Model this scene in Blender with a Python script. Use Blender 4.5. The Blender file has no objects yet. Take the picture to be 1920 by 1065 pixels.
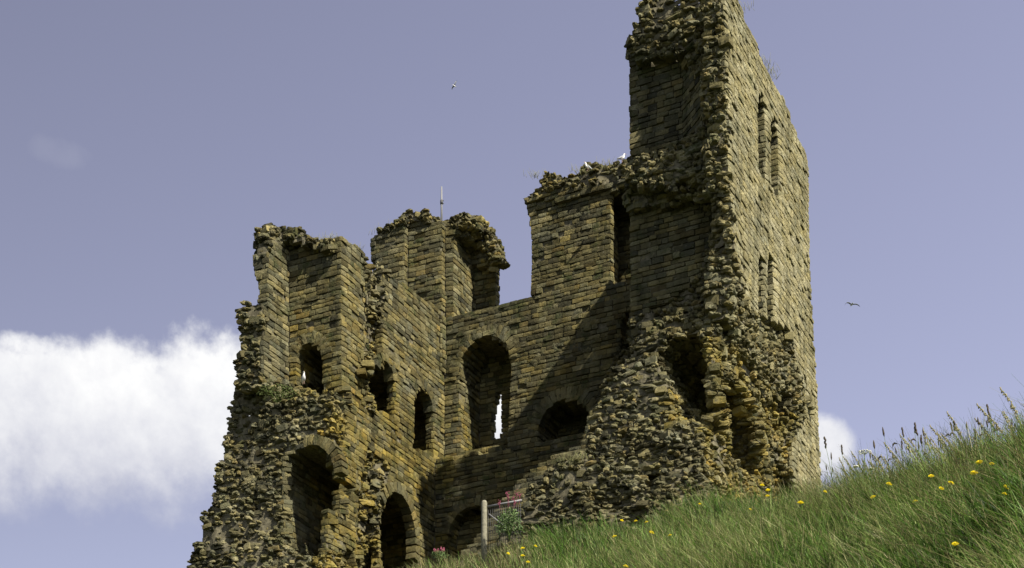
import bpy, math, random
import numpy as np
from mathutils import Vector, Matrix

random.seed(7)
rng = np.random.default_rng(11)
scene = bpy.context.scene
COL = scene.collection

# ------------------------------------------------------------------ measuring frame
F = 3044.0                       # focal length and principal point in photo pixels
PX0, PY0 = 960.0, 2100.0
EYE = 1.6                        # camera height
ANG = math.atan2(1540.0, 3044.0)
CA, SA = math.cos(ANG), math.sin(ANG)
DC = 52.0                        # distance of the nearest wall corner
CX, CY = (1370 - PX0) / F * DC, DC
U0 = CX * CA - CY * SA           # u runs along the front faces, v into depth
V0 = CX * SA + CY * CA


def uv2xy(u, v):
    a, b = u + U0, v + V0
    return a * CA + b * SA, -a * SA + b * CA


def on_v(px, py, V):
    rx, rz = (px - PX0) / F, (PY0 - py) / F
    d = (V + V0) / (rx * SA + CA)
    return d * (rx * CA - SA) - U0, d * rz + EYE


def on_u(px, py, U):
    rx, rz = (px - PX0) / F, (PY0 - py) / F
    d = (U + U0) / (rx * CA - SA)
    return d * (rx * SA + CA) - V0, d * rz + EYE


def at(px, py, d):
    return Vector(((px - PX0) / F * d, d, (PY0 - py) / F * d + EYE))


def to_px(u, v, z):
    x, y = uv2xy(u, v)
    return PX0 + F * x / y, PY0 - F * (z - EYE) / y


# ------------------------------------------------------------------ object helpers
def tag(o, label=None, cat=None, group=None, kind=None):
    for k, val in (('label', label), ('category', cat), ('group', group), ('kind', kind)):
        if val is not None:
            o[k] = val
    return o


def empty(name, loc=(0, 0, 0), rz=0.0):
    o = bpy.data.objects.new(name, None)
    o.empty_display_size = 0.2
    o.location = loc
    o.rotation_euler = (0, 0, rz)
    COL.objects.link(o)
    return o


def mesh_np(name, verts, faces, mats, parent=None, tint=None, matidx=None, smooth=False):
    """verts (N,3), faces list/array of quads (M,4) or list of polygons"""
    me = bpy.data.meshes.new(name)
    verts = np.asarray(verts, dtype=np.float32)
    if isinstance(faces, np.ndarray):
        k = faces.shape[1]
        me.vertices.add(len(verts))
        me.vertices.foreach_set('co', verts.ravel())
        me.loops.add(faces.size)
        me.loops.foreach_set('vertex_index', faces.astype(np.int32).ravel())
        me.polygons.add(len(faces))
        me.polygons.foreach_set('loop_start', np.arange(0, faces.size, k, dtype=np.int32))
        me.polygons.foreach_set('loop_total', np.full(len(faces), k, dtype=np.int32))
        me.update(calc_edges=True)
    else:
        me.from_pydata([tuple(v) for v in verts], [], faces)
        me.update()
    for m in mats:
        me.materials.append(m)
    if matidx is not None:
        me.polygons.foreach_set('material_index', np.asarray(matidx, dtype=np.int32))
    if tint is not None:
        at_ = me.attributes.new('tint', 'FLOAT_COLOR', 'POINT')
        at_.data.foreach_set('color', np.asarray(tint, dtype=np.float32).ravel())
    me.polygons.foreach_set('use_smooth', np.full(len(me.polygons), smooth, dtype=bool))
    o = bpy.data.objects.new(name, me)
    COL.objects.link(o)
    if parent is not None:
        o.parent = parent
    return o


class MB:
    """collects simple shapes into one mesh"""

    def __init__(self):
        self.v, self.f = [], []

    def add(self, vs, fs):
        b = len(self.v)
        self.v += [tuple(p) for p in vs]
        self.f += [tuple(i + b for i in q) for q in fs]

    def loft(self, rings, cap=True):
        n = len(rings[0])
        vs = [p for r in rings for p in r]
        fs = []
        for i in range(len(rings) - 1):
            for j in range(n):
                k = (j + 1) % n
                fs.append((i * n + j, i * n + k, (i + 1) * n + k, (i + 1) * n + j))
        if cap:
            fs.append(tuple(range(n - 1, -1, -1)))
            fs.append(tuple((len(rings) - 1) * n + j for j in range(n)))
        self.add(vs, fs)

    def tube(self, pts, rad, n=6):
        pts = [Vector(p) for p in pts]
        rad = rad if isinstance(rad, (list, tuple)) else [rad] * len(pts)
        rings = []
        for i, p in enumerate(pts):
            d = (pts[min(i + 1, len(pts) - 1)] - pts[max(i - 1, 0)]).normalized()
            a = d.cross(Vector((0, 0, 1)) if abs(d.z) < .9 else Vector((1, 0, 0))).normalized()
            b = d.cross(a)
            rings.append([p + (a * math.cos(2 * math.pi * j / n) + b * math.sin(2 * math.pi * j / n)) * rad[i]
                          for j in range(n)])
        self.loft(rings)

    def ball(self, c, r, n=6, m=4):
        c = Vector(c)
        r = r if isinstance(r, (tuple, list)) else (r, r, r)
        rings = []
        for i in range(m + 1):
            t = math.pi * (i + .25) / (m + .5)
            rings.append([c + Vector((r[0] * math.sin(t) * math.cos(2 * math.pi * j / n),
                                      r[1] * math.sin(t) * math.sin(2 * math.pi * j / n), r[2] * math.cos(t)))
                          for j in range(n)])
        self.loft(rings)

    def build(self, name, mat, parent=None, smooth=True):
        return mesh_np(name, self.v, self.f, [mat], parent, smooth=smooth)


# ------------------------------------------------------------------ materials
def new_mat(name):
    m = bpy.data.materials.new(name)
    m.use_nodes = True
    nt = m.node_tree
    b = nt.nodes['Principled BSDF']
    b.inputs['Roughness'].default_value = .9
    b.inputs['Specular IOR Level'].default_value = .15
    return m, nt, b


def N(nt, typ, **kw):
    n = nt.nodes.new(typ)
    for k, v in kw.items():
        if k in n.inputs:
            n.inputs[k].default_value = v
        else:
            setattr(n, k, v)
    return n


def ramp(nt, stops, src=None):
    r = nt.nodes.new('ShaderNodeValToRGB')
    e = r.color_ramp.elements
    while len(e) < len(stops):
        e.new(.5)
    for i, (p, c) in enumerate(stops):
        e[i].position = p
        e[i].color = (*c, 1)
    if src is not None:
        nt.links.new(src, r.inputs[0])
    return r


def mixc(nt, fac, a, b, mode='MIX'):
    m = nt.nodes.new('ShaderNodeMix')
    m.data_type = 'RGBA'
    m.blend_type = mode
    for s, val in ((0, fac), (6, a), (7, b)):
        if isinstance(val, (int, float)):
            m.inputs[s].default_value = val
        elif isinstance(val, tuple):
            m.inputs[s].default_value = (*val, 1)
        else:
            nt.links.new(val, m.inputs[s])
    return m.outputs[2]


def noise(nt, vec, scale, detail=4, rough=.6):
    n = N(nt, 'ShaderNodeTexNoise', Scale=scale, Detail=detail, Roughness=rough)
    nt.links.new(vec, n.inputs['Vector'])
    return n.outputs['Fac']


def mrange(nt, src, a, b, c=0., d=1.):
    m = N(nt, 'ShaderNodeMapRange')
    for i, val in enumerate((a, b, c, d)):
        m.inputs[i + 1].default_value = val
    nt.links.new(src, m.inputs[0])
    return m.outputs[0]


def stone_material():
    m, nt, b = new_mat('weathered_sandstone')
    att = N(nt, 'ShaderNodeAttribute', attribute_name='tint')
    sep = nt.nodes.new('ShaderNodeSeparateColor')
    nt.links.new(att.outputs['Color'], sep.inputs[0])
    geo = nt.nodes.new('ShaderNodeNewGeometry')
    pos = geo.outputs['Position']
    base = ramp(nt, [(0, (.034, .033, .021)), (.22, (.078, .074, .045)), (.5, (.165, .153, .088)),
                     (.8, (.26, .241, .145)), (1, (.36, .34, .225))], sep.outputs[0]).outputs[0]
    # each block has its own hue: grey, buff or iron-stained
    hue = ramp(nt, [(0, (.80, .86, .98)), (.28, (.92, .96, .98)), (.45, (1, 1, 1)), (.8, (1.02, 1.0, .88)), (.94, (1.06, 1.0, .82)), (1, (1.12, .98, .76))], att.outputs['Alpha']).outputs[0]
    base = mixc(nt, 1.0, base, hue, 'MULTIPLY')
    # ochre, fresher stone
    warm = mixc(nt, 1.0, base, (1.36, 1.14, .50), 'MULTIPLY')
    wn = mrange(nt, noise(nt, pos, .9, 4), .30, .56)
    wm = N(nt, 'ShaderNodeMath', operation='MULTIPLY')
    nt.links.new(wn, wm.inputs[0]); nt.links.new(sep.outputs[1], wm.inputs[1])
    c = mixc(nt, wm.outputs[0], base, warm)
    # lichen / algae blotches
    gn = mrange(nt, noise(nt, pos, 1.6, 6, .7), .52, .66, 0, 1)
    gm = N(nt, 'ShaderNodeMath', operation='MULTIPLY')
    nt.links.new(gn, gm.inputs[0]); nt.links.new(sep.outputs[2], gm.inputs[1])
    c = mixc(nt, gm.outputs[0], c, (.052, .062, .02))
    # grain and dark weather stains inside a stone
    fine = noise(nt, pos, 14, 5, .7)
    c = mixc(nt, mrange(nt, fine, .35, .75, .0, .55), c, mixc(nt, 1.0, c, (.45, .43, .40), 'MULTIPLY'))
    pale = mrange(nt, noise(nt, pos, 7, 3, .6), .62, .74, 0, .45)
    c = mixc(nt, pale, c, (.27, .25, .18))
    # rain streaks and soot-dark weathering with a vertical grain
    mp = nt.nodes.new('ShaderNodeMapping')
    mp.inputs['Scale'].default_value = (1.3, 1.3, .28)
    nt.links.new(pos, mp.inputs['Vector'])
    st = mrange(nt, noise(nt, mp.outputs[0], 1.2, 5, .65), .46, .66, 0, .85)
    c = mixc(nt, st, c, mixc(nt, 1.0, c, (.42, .43, .40), 'MULTIPLY'))
    nt.links.new(c, b.inputs['Base Color'])
    bm = N(nt, 'ShaderNodeBump', Strength=1.0, Distance=.06)
    nt.links.new(noise(nt, pos, 13, 8, .78), bm.inputs['Height'])
    nt.links.new(bm.outputs[0], b.inputs['Normal'])
    return m


def simple(name, col, rough=.8, var=0.0, scale=8.0, spec=.15, bump=0.0):
    m, nt, b = new_mat(name)
    b.inputs['Roughness'].default_value = rough
    b.inputs['Specular IOR Level'].default_value = spec
    geo = nt.nodes.new('ShaderNodeNewGeometry')
    if var:
        n = noise(nt, geo.outputs['Position'], scale, 4)
        c = mixc(nt, mrange(nt, n, .3, .7), tuple(x * (1 - var) for x in col), tuple(min(1, x * (1 + var)) for x in col))
        nt.links.new(c, b.inputs['Base Color'])
        if bump:
            bm = N(nt, 'ShaderNodeBump', Strength=bump, Distance=.03)
            nt.links.new(n, bm.inputs['Height'])
            nt.links.new(bm.outputs[0], b.inputs['Normal'])
    else:
        b.inputs['Base Color'].default_value = (*col, 1)
    return m


def blade_material(name):
    m, nt, b = new_mat(name)
    b.inputs['Roughness'].default_value = .55
    b.inputs['Specular IOR Level'].default_value = .25
    att = N(nt, 'ShaderNodeAttribute', attribute_name='tint')
    nt.links.new(att.outputs['Color'], b.inputs['Base Color'])
    tr = nt.nodes.new('ShaderNodeBsdfTranslucent')
    nt.links.new(att.outputs['Color'], tr.inputs['Color'])
    mx = nt.nodes.new('ShaderNodeMixShader')
    mx.inputs[0].default_value = .3
    nt.links.new(b.outputs[0], mx.inputs[1]); nt.links.new(tr.outputs[0], mx.inputs[2])
    nt.links.new(mx.outputs[0], nt.nodes['Material Output'].inputs[0])
    return m


M_STONE = stone_material()
M_CORE = simple('lime_mortar_core', (.115, .104, .068), .95, .5, 7, .05, 1.0)
M_BLADE = blade_material('grass_blades')
M_SOIL = simple('grassy_soil', (.035, .042, .015), .95, .35, 2.5, .05, .3)
M_WOOD = simple('grey_weathered_timber', (.19, .18, .13), .85, .3, 14, .1, .4)
M_METAL = simple('galvanised_metal', (.17, .17, .17), .5, .1, 20, .4)
M_WIRE = simple('dull_steel_mesh', (.06, .06, .058), .6, .1, 20, .3)
M_WHITE = simple('white_feathers', (.66, .65, .62), .7, .04, 20)
M_GREY = simple('grey_feathers', (.30, .31, .33), .7, .1, 20)
M_DARK = simple('dark_wing_tips', (.03, .03, .03), .7)
M_BEAK = simple('yellow_beak', (.70, .45, .06), .5)
M_LEG = simple('pinkish_leg', (.5, .33, .28), .6)
M_YEL = simple('yellow_petals', (.72, .58, .012), .6, .1, 60)
M_PINK = simple('pink_blossom', (.22, .06, .09), .7, .25, 30)
M_UMBEL = simple('cream_umbel', (.70, .70, .58), .7, .08, 40)
M_STEM = simple('green_stem', (.10, .15, .04), .7, .2, 20)
M_LEAF = simple('grey_green_leaf', (.10, .15, .055), .65, .3, 12)
M_SEED = simple('brown_seed_head', (.06, .048, .035), .8, .3, 30)
M_STRAW = simple('pale_seed_head', (.24, .21, .12), .8, .2, 30)
M_MOSS = simple('ledge_plant_leaf', (.055, .07, .02), .8, .35, 10)

# ------------------------------------------------------------------ numpy noise
def _hash(ix, iy, iz, seed):
    h = (ix.astype(np.int64) * 374761393 + iy.astype(np.int64) * 668265263 + iz.astype(np.int64) * 2147483647 + seed * 974634777)
    h = (h ^ (h >> 13)) * 1274126177
    h = h ^ (h >> 16)
    return (h & 0xffff).astype(np.float32) / 65535.0


def vnoise(x, y, z, seed=0):
    x, y, z = np.broadcast_arrays(x, y, z)
    ix, iy, iz = np.floor(x), np.floor(y), np.floor(z)
    fx, fy, fz = x - ix, y - iy, z - iz
    fx, fy, fz = (t * t * (3 - 2 * t) for t in (fx, fy, fz))
    ix, iy, iz = ix.astype(np.int64), iy.astype(np.int64), iz.astype(np.int64)
    r = 0
    for dx in (0, 1):
        for dy in (0, 1):
            for dz in (0, 1):
                w = (fx if dx else 1 - fx) * (fy if dy else 1 - fy) * (fz if dz else 1 - fz)
                r = r + w * _hash(ix + dx, iy + dy, iz + dz, seed)
    return r * 2 - 1


def fbm(x, y, z, s, octs=3, seed=0):
    r, a = 0, 1.0
    for o in range(octs):
        r = r + a * vnoise(x * s + 17.3 * o, y * s, z * s, seed + o)
        s *= 2.1
        a *= .55
    return r


def in_poly(px, py, poly):
    px, py = np.asarray(px, float), np.asarray(py, float)
    r = np.zeros(px.shape, bool)
    n = len(poly)
    for i in range(n):
        x1, y1 = poly[i]; x2, y2 = poly[(i + 1) % n]
        if y1 == y2:
            continue
        c = ((y1 > py) != (y2 > py)) & (px < (x2 - x1) * (py - y1) / (y2 - y1) + x1)
        r ^= c
    return r


def sd_poly(poly, a, z):
    """signed distance of points (a, z) to a polygon, negative inside"""
    d = np.full(a.shape, 1e9)
    n = len(poly)
    for i in range(n):
        x1, y1 = poly[i]; x2, y2 = poly[(i + 1) % n]
        ex, ey = x2 - x1, y2 - y1
        wx, wy = a - x1, z - y1
        t = np.clip((wx * ex + wy * ey) / (ex * ex + ey * ey + 1e-12), 0, 1)
        d = np.minimum(d, np.hypot(wx - ex * t, wy - ey * t))
    return np.where(in_poly(a, np.full(a.shape, z), poly), -d, d)


# ------------------------------------------------------------------ the keep as a solid in (u, v, z)
VE = 7.57                        # inner plane of the back wall
VB = 9.75                        # outer plane of the back wall
U1 = on_v(641, 500, 0.0)[0]      # inner face of the low side wall


def PV(V, *pts):
    return [on_v(x, y, V) for x, y in pts]


def PU(U, *pts):
    return [on_u(x, y, U) for x, y in pts]


def z_v(py, px, V):
    return on_v(px, py, V)[1]


# side profile of the tall wall (plane u = 0)
P_OUT = PU(0, (1356, -60), (1362, 60), (1366, 200), (1370, 330), (1376, 450), (1384, 530), (1400, 580), (1440, 598),
           (1478, 622), (1494, 680), (1500, 740), (1507, 775), (1500, 810), (1476, 850), (1486, 885), (1500, 930),
           (1510, 1090), (1546, 1090), (1541, 910), (1535, 760), (1527, 620), (1520, 480), (1517, 300), (1512, 288),
           (1500, 262), (1490, 235), (1478, 203), (1470, 182), (1464, 178), (1452, 155), (1440, 132), (1425, 103), (1421, 84),
           (1414, 70), (1400, 42), (1388, 0), (1372, -60))
_top = [p for p in P_OUT[18:]]
P_PROF = [(-8, 10)] + [(P_OUT[17][0], 10)] + _top + [(-8, _top[-1][1])]

UL = on_v(1179, 300, 1.25)[0]     # inner face of the tall wall
A_UP = PV(1.5, (1179, 318), (1177, 110), (1171, 101), (1176, 80), (1189, 55), (1192, 22), (1204, 0), (1214, -60),
          (1352, -60), (1400, 318))
A_TOPR = PV(.95, (1186, 108), (1188, 60), (1193, 22), (1204, 0), (1214, -60), (1350, -60), (1360, 60), (1362, 160), (1330, 150),
            (1300, 120), (1262, 92), (1215, 104))
A_LEDGE = PV(.5, (1172, 335), (1172, 312), (1200, 296), (1245, 283), (1300, 262), (1322, 235), (1345, 190), (1366, 170), (1372, 345),
             (1340, 352), (1300, 345), (1250, 356), (1200, 360), (1172, 350))
A_VAULT = PV(.9, (1166, 340), (1345, 340), (1345, 372), (1290, 372), (1200, 392), (1168, 380))
A_MID = PV(1.25, (1166, 330), (1350, 330), (1400, 1090), (1165, 1090), (1178, 640), (1178, 430))
# broken corner strip (kept low, in shadow of the ledge)
A_CORN = PV(.35, (1345, 330), (1372, 330), (1378, 450), (1388, 540), (1398, 600), (1330, 610), (1318, 560), (1332, 520), (1336, 460), (1352, 420), (1340, 380))
A_CORNT = PV(.6, (1322, 330), (1318, 240), (1322, 150), (1362, 100), (1368, 330))
A_SLOPE = PV(.0, (1182, 588), (1225, 575), (1300, 545), (1345, 520), (1385, 560), (1420, 1100), (860, 1120), (925, 1035), (950, 985), (985, 925),
             (1020, 890), (1062, 862), (1100, 850), (1106, 790), (1122, 730), (1150, 680), (1172, 640))
H_CAVE = PV(.1, (1228, 660), (1246, 630), (1290, 620), (1318, 640), (1336, 680), (1344, 730), (1346, 812), (1318, 802),
            (1276, 784), (1262, 744), (1242, 704))
H_PIT1 = PV(-1.6, (1080, 905), (1110, 890), (1160, 895), (1180, 920), (1165, 950), (1120, 958), (1085, 940))
H_PIT2 = PV(-1.4, (1202, 880), (1222, 878), (1222, 905), (1204, 906))
H_PIT3 = PV(-1.6, (1165, 958), (1200, 950), (1215, 965), (1180, 982))

B_WALL = PV(VE, (826, 600), (850, 590), (880, 580), (915, 574), (925, 568), (955, 566), (965, 561), (1005, 555), (1130, 532), (1156, 528), (1300, 490), (1300, 1110), (700, 1110), (700, 620))
B_LOW = PV(VE - .75, (790, 862), (812, 858), (850, 853), (900, 848), (940, 838), (960, 845), (1010, 838), (1300, 830), (1300, 1110), (760, 1110))
B_STUB = PV(VE, (993, 560), (996, 470), (991, 405), (982, 380), (980, 352), (995, 345), (1012, 328), (1050, 326), (1072, 318), (1105, 314), (1150, 305),
            (1172, 298), (1178, 330), (1146, 345), (1147, 535), (1147, 600), (1040, 600))
B_STUBT = PV(VE - .32, (983, 372), (979, 352), (995, 345), (1012, 326), (1050, 324), (1072, 317), (1105, 313), (1150, 305),
             (1182, 296), (1185, 345), (1140, 352), (1090, 358), (1050, 375), (1010, 368))
B_CAP = PV(VE, (1085, 316), (1130, 306), (1172, 297), (1250, 275), (1250, 325), (1185, 340), (1120, 350), (1085, 350))
B_BEHIND = PV(VE + 1.7, (1130, 345), (1260, 310), (1260, 640), (1130, 640))
H_TALL = PV(VE, (863, 846), (862, 690), (867, 662), (880, 643), (900, 634), (920, 633), (938, 641), (951, 658), (956, 690), (950, 836))
H_SLIT = PV(VB - .2, (926, 823), (930, 760), (935, 752), (938, 738), (943, 744), (944, 815), (938, 826))
H_LARCH = PV(VE, (1008, 840), (1008, 790), (1018, 768), (1038, 754), (1062, 750), (1085, 756), (1100, 770), (1107, 795), (1107, 840))
H_ARCHB = PV(VE - .75, (838, 1100), (840, 1000), (850, 972), (868, 955), (888, 950), (905, 955), (920, 970), (930, 1000), (930, 1100))
H_DARK = PV(VE, (1163, 650), (1165, 600), (1175, 585), (1190, 590), (1190, 660))

C_IN = PU(U1, (641, 436), (652, 442), (672, 462), (688, 478), (692, 495), (716, 503), (745, 524), (790, 556), (829, 584), (900, 634), (900, 1140), (600, 1140), (600, 420))
C_LOWP = PU(U1 + .6, (664, 770), (690, 775), (688, 840), (665, 1140), (662, 1140))
C_BACK = PV(0.0, (500, 452), (512, 446), (545, 452), (575, 446), (600, 452), (625, 446), (641, 440), (641, 1140), (430, 1140), (480, 560))
C_TOPB = PV(-.4, (478, 464), (474, 448), (478, 430), (492, 426), (512, 428), (520, 424), (556, 424), (572, 436), (590, 444), (618, 450),
            (616, 462), (585, 460), (560, 454), (520, 452), (505, 458), (498, 470))
UC = on_v(541, 560, 0.0)[0]      # face of the thin remnant wall
C_REM = PV(-1.3, (478, 575), (484, 548), (476, 510), (470, 495), (474, 462), (474, 432), (490, 426), (507, 440), (506, 480), (512, 500), (506, 575))
C_REM2 = PV(-1.5, (440, 700), (452, 640), (452, 600), (448, 575), (466, 570), (500, 575), (518, 590), (515, 660), (500, 730), (440, 730))
C_RUB = PV(-1.7, (478, 590), (460, 590), (453, 612), (452, 628), (440, 645), (430, 668), (434, 690), (413, 715), (410, 770), (398, 826), (407, 850),
           (396, 900), (386, 935), (366, 968), (370, 1010), (345, 1062), (330, 1140), (664, 1140), (656, 760), (640, 735), (600, 728), (560, 722), (530, 716),
           (498, 712), (486, 660), (490, 620))
H_WIN = PV(0.0, (556, 735), (556, 668), (562, 652), (574, 645), (588, 647), (598, 658), (602, 675), (602, 735))
H_DOOR = PV(-1.5, (540, 1048), (536, 960), (528, 880), (534, 855), (550, 840), (575, 836), (600, 846), (617, 864), (624, 890), (618, 960), (606, 1048))
H_N1 = PU(U1, (711, 772), (712, 700), (722, 676), (734, 684), (741, 712), (741, 780))
H_N2 = PU(U1, (778, 842), (779, 755), (786, 735), (798, 729), (809, 740), (814, 765), (813, 848))
H_N3 = PU(U1, (716, 1110), (714, 975), (724, 942), (742, 924), (758, 929), (773, 952), (780, 985), (779, 1100))
T_ONE = PV(7.25, (757, 700), (757, 414), (780, 409), (800, 405), (828, 412), (829, 700))
T_ZERO = PV(6.9, (693, 700), (693, 444), (700, 436), (718, 428), (735, 419), (758, 413), (758, 700))
T_TWO = PV(VE + .02, (826, 700), (826, 414), (845, 406), (868, 405), (880, 412), (850, 440), (851, 700))
T_THREE = PV(9.4, (884, 640), (884, 470), (900, 460), (922, 474), (930, 490), (929, 640))
T_HOOD = PV(8.95, (850, 412), (866, 404), (888, 402), (897, 412), (906, 422), (914, 436), (922, 452), (927, 464), (930, 476), (934, 490), (922, 496),
            (914, 476), (902, 446), (886, 424), (852, 422))
T_HOODB = PV(9.2, (850, 418), (886, 410), (905, 430), (918, 458), (928, 492), (924, 502), (880, 500), (850, 500))

# where the face of the masonry is lost and the rubble core shows, as seen in elevation
RUB = [
    [(330, 1140), (300, 1060), (400, 700), (440, 570), (478, 560), (500, 590), (486, 640), (492, 706), (545, 722), (640, 728), (652, 800), (636, 850), (606, 842),
     (575, 828), (545, 835), (528, 860), (532, 1030), (600, 1040), (664, 1030), (664, 1140)],
    [(462, 415), (640, 415), (625, 452), (608, 464), (560, 456), (510, 452), (500, 480), (462, 480)],
    [(682, 478), (716, 500), (722, 560), (704, 640), (707, 690), (707, 770), (690, 770), (676, 700), (690, 620), (684, 540)],
    [(690, 840), (732, 868), (728, 915), (711, 945), (706, 1100), (668, 1100), (672, 930)],
    [(685, 400), (960, 390), (960, 505), (900, 490), (868, 450), (838, 414), (760, 420), (690, 452)],
    [(970, 290), (1190, 285), (1190, 345), (1140, 344), (1050, 352), (1010, 362), (970, 385)],
    [(1160, 360), (1164, 305), (1240, 280), (1300, 255), (1322, 225), (1316, 150), (1280, 118), (1215, 108), (1150, 108), (1170, -80), (1345, -80), (1358, 60),
     (1367, 330), (1380, 480), (1398, 575), (1440, 596), (1482, 622), (1497, 690), (1510, 776), (1476, 850), (1486, 885), (1510, 1140), (840, 1140), (925, 1035),
     (950, 985), (985, 925), (1020, 890), (1062, 862), (1100, 850), (1106, 790), (1122, 730), (1150, 680), (1172, 640), (1184, 592), (1240, 574), (1300, 530),
     (1328, 470), (1336, 400), (1300, 372), (1200, 392)],
]


def rub_at(u, v, z):
    px, py = to_px(u, v, z)
    r = np.zeros(np.broadcast(px, py).shape, bool)
    for p in RUB:
        r |= in_poly(px, py, p)
    # the outer skin stays dressed stone
    r &= ~((np.asarray(u) > -.22) & in_poly(px, py, [(1366, -80), (1372, 330), (1390, 520), (1404, 578), (1482, 618), (1500, 690), (1512, 776), (1480, 850), (1510, 940), (1600, 1000), (1600, -80)]))
    return r


RES = .085
gu = np.arange(-22.0, 1.3, RES)
gv = np.arange(-5.2, 11.2, RES)
GU, GV = np.meshgrid(gu, gv, indexing='ij')


def solid(z):
    u, v = GU, GV
    uc, vr = gu, gv

    def pv(P, a, b):             # polygon in (u,z) swept over v in [a,b]
        return np.maximum(sd_poly(P, uc, z)[:, None], np.maximum(a - vr, vr - b)[None, :])

    def pu(P, a, b):
        return np.maximum(sd_poly(P, vr, z)[None, :], np.maximum(a - uc, uc - b)[:, None])

    zr = lambda py, px, V: z_v(py, px, V)
    # --- tall wall
    prof = sd_poly(P_PROF, vr, z)[None, :] + 0 * u
    skin = pu(P_OUT, -.75, 0.0)
    low = z < zr(575, 1400, 0)
    umax = -.15 - .5 * min(1, max(0, (zr(570, 1400, 0) - z) / 1.5))
    tw = np.maximum(np.maximum(UL - u, u - umax), np.maximum(1.25 - v, v - 9.7))
    front = None
    if z > zr(318, 1250, 1.5):
        front = np.maximum(pv(A_UP, 1.5, 2.4), u + .75)
        tw = np.maximum(np.maximum(UL - u, u + .15), np.maximum((2.7 if z > 36.6 else 1.7) - v, v - 9.7))
        # splayed jamb beside the niche
        ua, _ = on_v(1279, 200, 1.5); ub, _ = on_v(1324, 200, .4)
        nx, ny = (.4 - 1.5), -(ub - ua)
        L = math.hypot(nx, ny)
        sp = ((u - ua) * nx + (v - 1.5) * ny) / L
        if z < zr(100, 1300, 1):
            tw = np.minimum(tw, np.maximum(np.maximum(sp, .4 - v), np.maximum(u + .1, v - 2.2)))
        front = np.minimum(front, np.maximum(pv(A_TOPR, .95, 2.2), u + .35))
        tw = np.minimum(tw, np.maximum(pv(A_CORNT, .4, 2), u + .1))
    elif z > zr(640, 1250, 1.2):
        tw = np.minimum(tw, np.maximum(pv(A_CORN, .4 if not low else .2, 7), u - umax))
        tw = np.minimum(tw, pv(A_VAULT, .85, 6))
    if zr(365, 1250, .3) < z < zr(160, 1350, .3):
        tw = np.minimum(tw, np.maximum(pv(A_LEDGE, .35, 6), u + .1))
    tw = np.maximum(tw, prof)
    if front is not None:
        tw = np.minimum(tw, front)
    tw = np.minimum(tw, skin)
    tw = np.maximum(tw, UL - .7 - u)
    # --- rubble slope in front of it, leaning out as it comes down
    zt = zr(560, 1250, 0)
    vf = .75 - max(0, zt - z) * .30
    slope = pv(A_SLOPE, -6, VE + .3)
    slope = np.maximum(slope, vf - v + .25 * np.maximum(0, u + .9))
    slope = np.maximum(slope, u + .6 - .08 * max(0, zr(820, 1400, 0) - z))
    slope = np.maximum(slope, np.where(v > 5.0, UL - 3.5 - u, -9))
    slope = np.maximum(slope, np.where(v > 2.2, UL - 6 + 1.0 * (v - 2.2) - u, -9))
    fld = np.minimum(tw, slope)
    fld = np.maximum(fld, -pv(H_CAVE, -4, 4.6))
    fld = np.maximum(fld, -pv(H_PIT1, -6, -.9)); fld = np.maximum(fld, -pv(H_PIT2, -6, .4)); fld = np.maximum(fld, -pv(H_PIT3, -6, -1.2))
    # half-lost vaulted recess in the broken flank
    hv, hz = on_u(1436, 705, -.9)
    dz = z - hz
    rec = (np.hypot(v - hv, dz * .95) - .75) if dz > 0 else (np.abs(v - hv) - .75 - .12 * dz)
    rec = np.maximum(rec, -1.45 - u - .35 * min(0, dz)) + 0 * u
    if z < zr(575, 1400, 0):
        fld = np.where((u > -2.4) & (u < .3), np.maximum(fld, -rec), fld)
    # slit windows in the outer face
    for P in WINS:
        fld = np.maximum(fld, -pu(P, -1.25, .5))
    # --- back wall
    bw = pv(B_WALL, VE, VB)
    bw = np.minimum(bw, pv(B_STUB, VE, VE + .28))
    bw = np.minimum(bw, np.maximum(pv(B_STUB, VE + .2, VB), u - on_v(1126, 430, VE)[0]))
    bw = np.minimum(bw, pv(B_STUBT, VE - .15, VE + .5))
    bw = np.minimum(bw, pv(B_CAP, VE - .1, VB))
    bw = np.minimum(bw, np.maximum(pv(B_BEHIND, VE + 1.7, VB), u - UL - 2.))
    bw = np.maximum(bw, u + 2.0)
    # the tall window: splayed embrasure closing to a slit
    bw = np.maximum(bw, -pv(H_TALL, VE - 1, VB - .45))
    bw = np.maximum(bw, -pv(H_SLIT, VB - 1, VB + 1))
    bw = np.maximum(bw, -pv(H_DARK, VE - 1, VE + 1.2))
    bl = pv(B_LOW, VE - .75, VB)
    bl = np.maximum(bl, -pv(H_ARCHB, 0, VE + 1.7))
    bw = np.minimum(bw, bl)
    bw = np.maximum(bw, -pv(H_LARCH, 2, VE + 1.7 if z > zr(815, 1050, VE) else VE + .1))
    # --- corner turret
    tu = pv(T_ONE, 7.25, VB)
    tu = np.minimum(tu, pv(T_ZERO, 6.9, VB))
    tu = np.minimum(tu, pv(T_TWO, VE + .02, VB))
    tu = np.minimum(tu, pv(T_THREE, 9.4, 9.85))
    tu = np.minimum(tu, np.minimum(pv(T_HOOD, 8.9, 9.3), pv(T_HOODB, 9.15, 9.75)))
    bw = np.minimum(bw, tu)
    # --- low side wall
    lw = np.maximum(pu(C_IN, -30, U1), np.maximum(0.0 - v, v - VB))
    lw = np.maximum(lw, sd_poly(C_BACK, uc, z)[:, None] - np.clip(v - .8, 0, 99) * 1.0)
    lw = np.maximum(lw, U1 - 3.6 - u)
    lp = np.maximum(np.maximum(u - U1 - .6, U1 - 1 - u), np.maximum(-1.0 - v, v - .1))
    lp = np.maximum(lp, z - zr(765, 664, 0))
    lw = np.minimum(lw, lp)
    lw = np.minimum(lw, pv(C_TOPB, -.4, 2.2))
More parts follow.
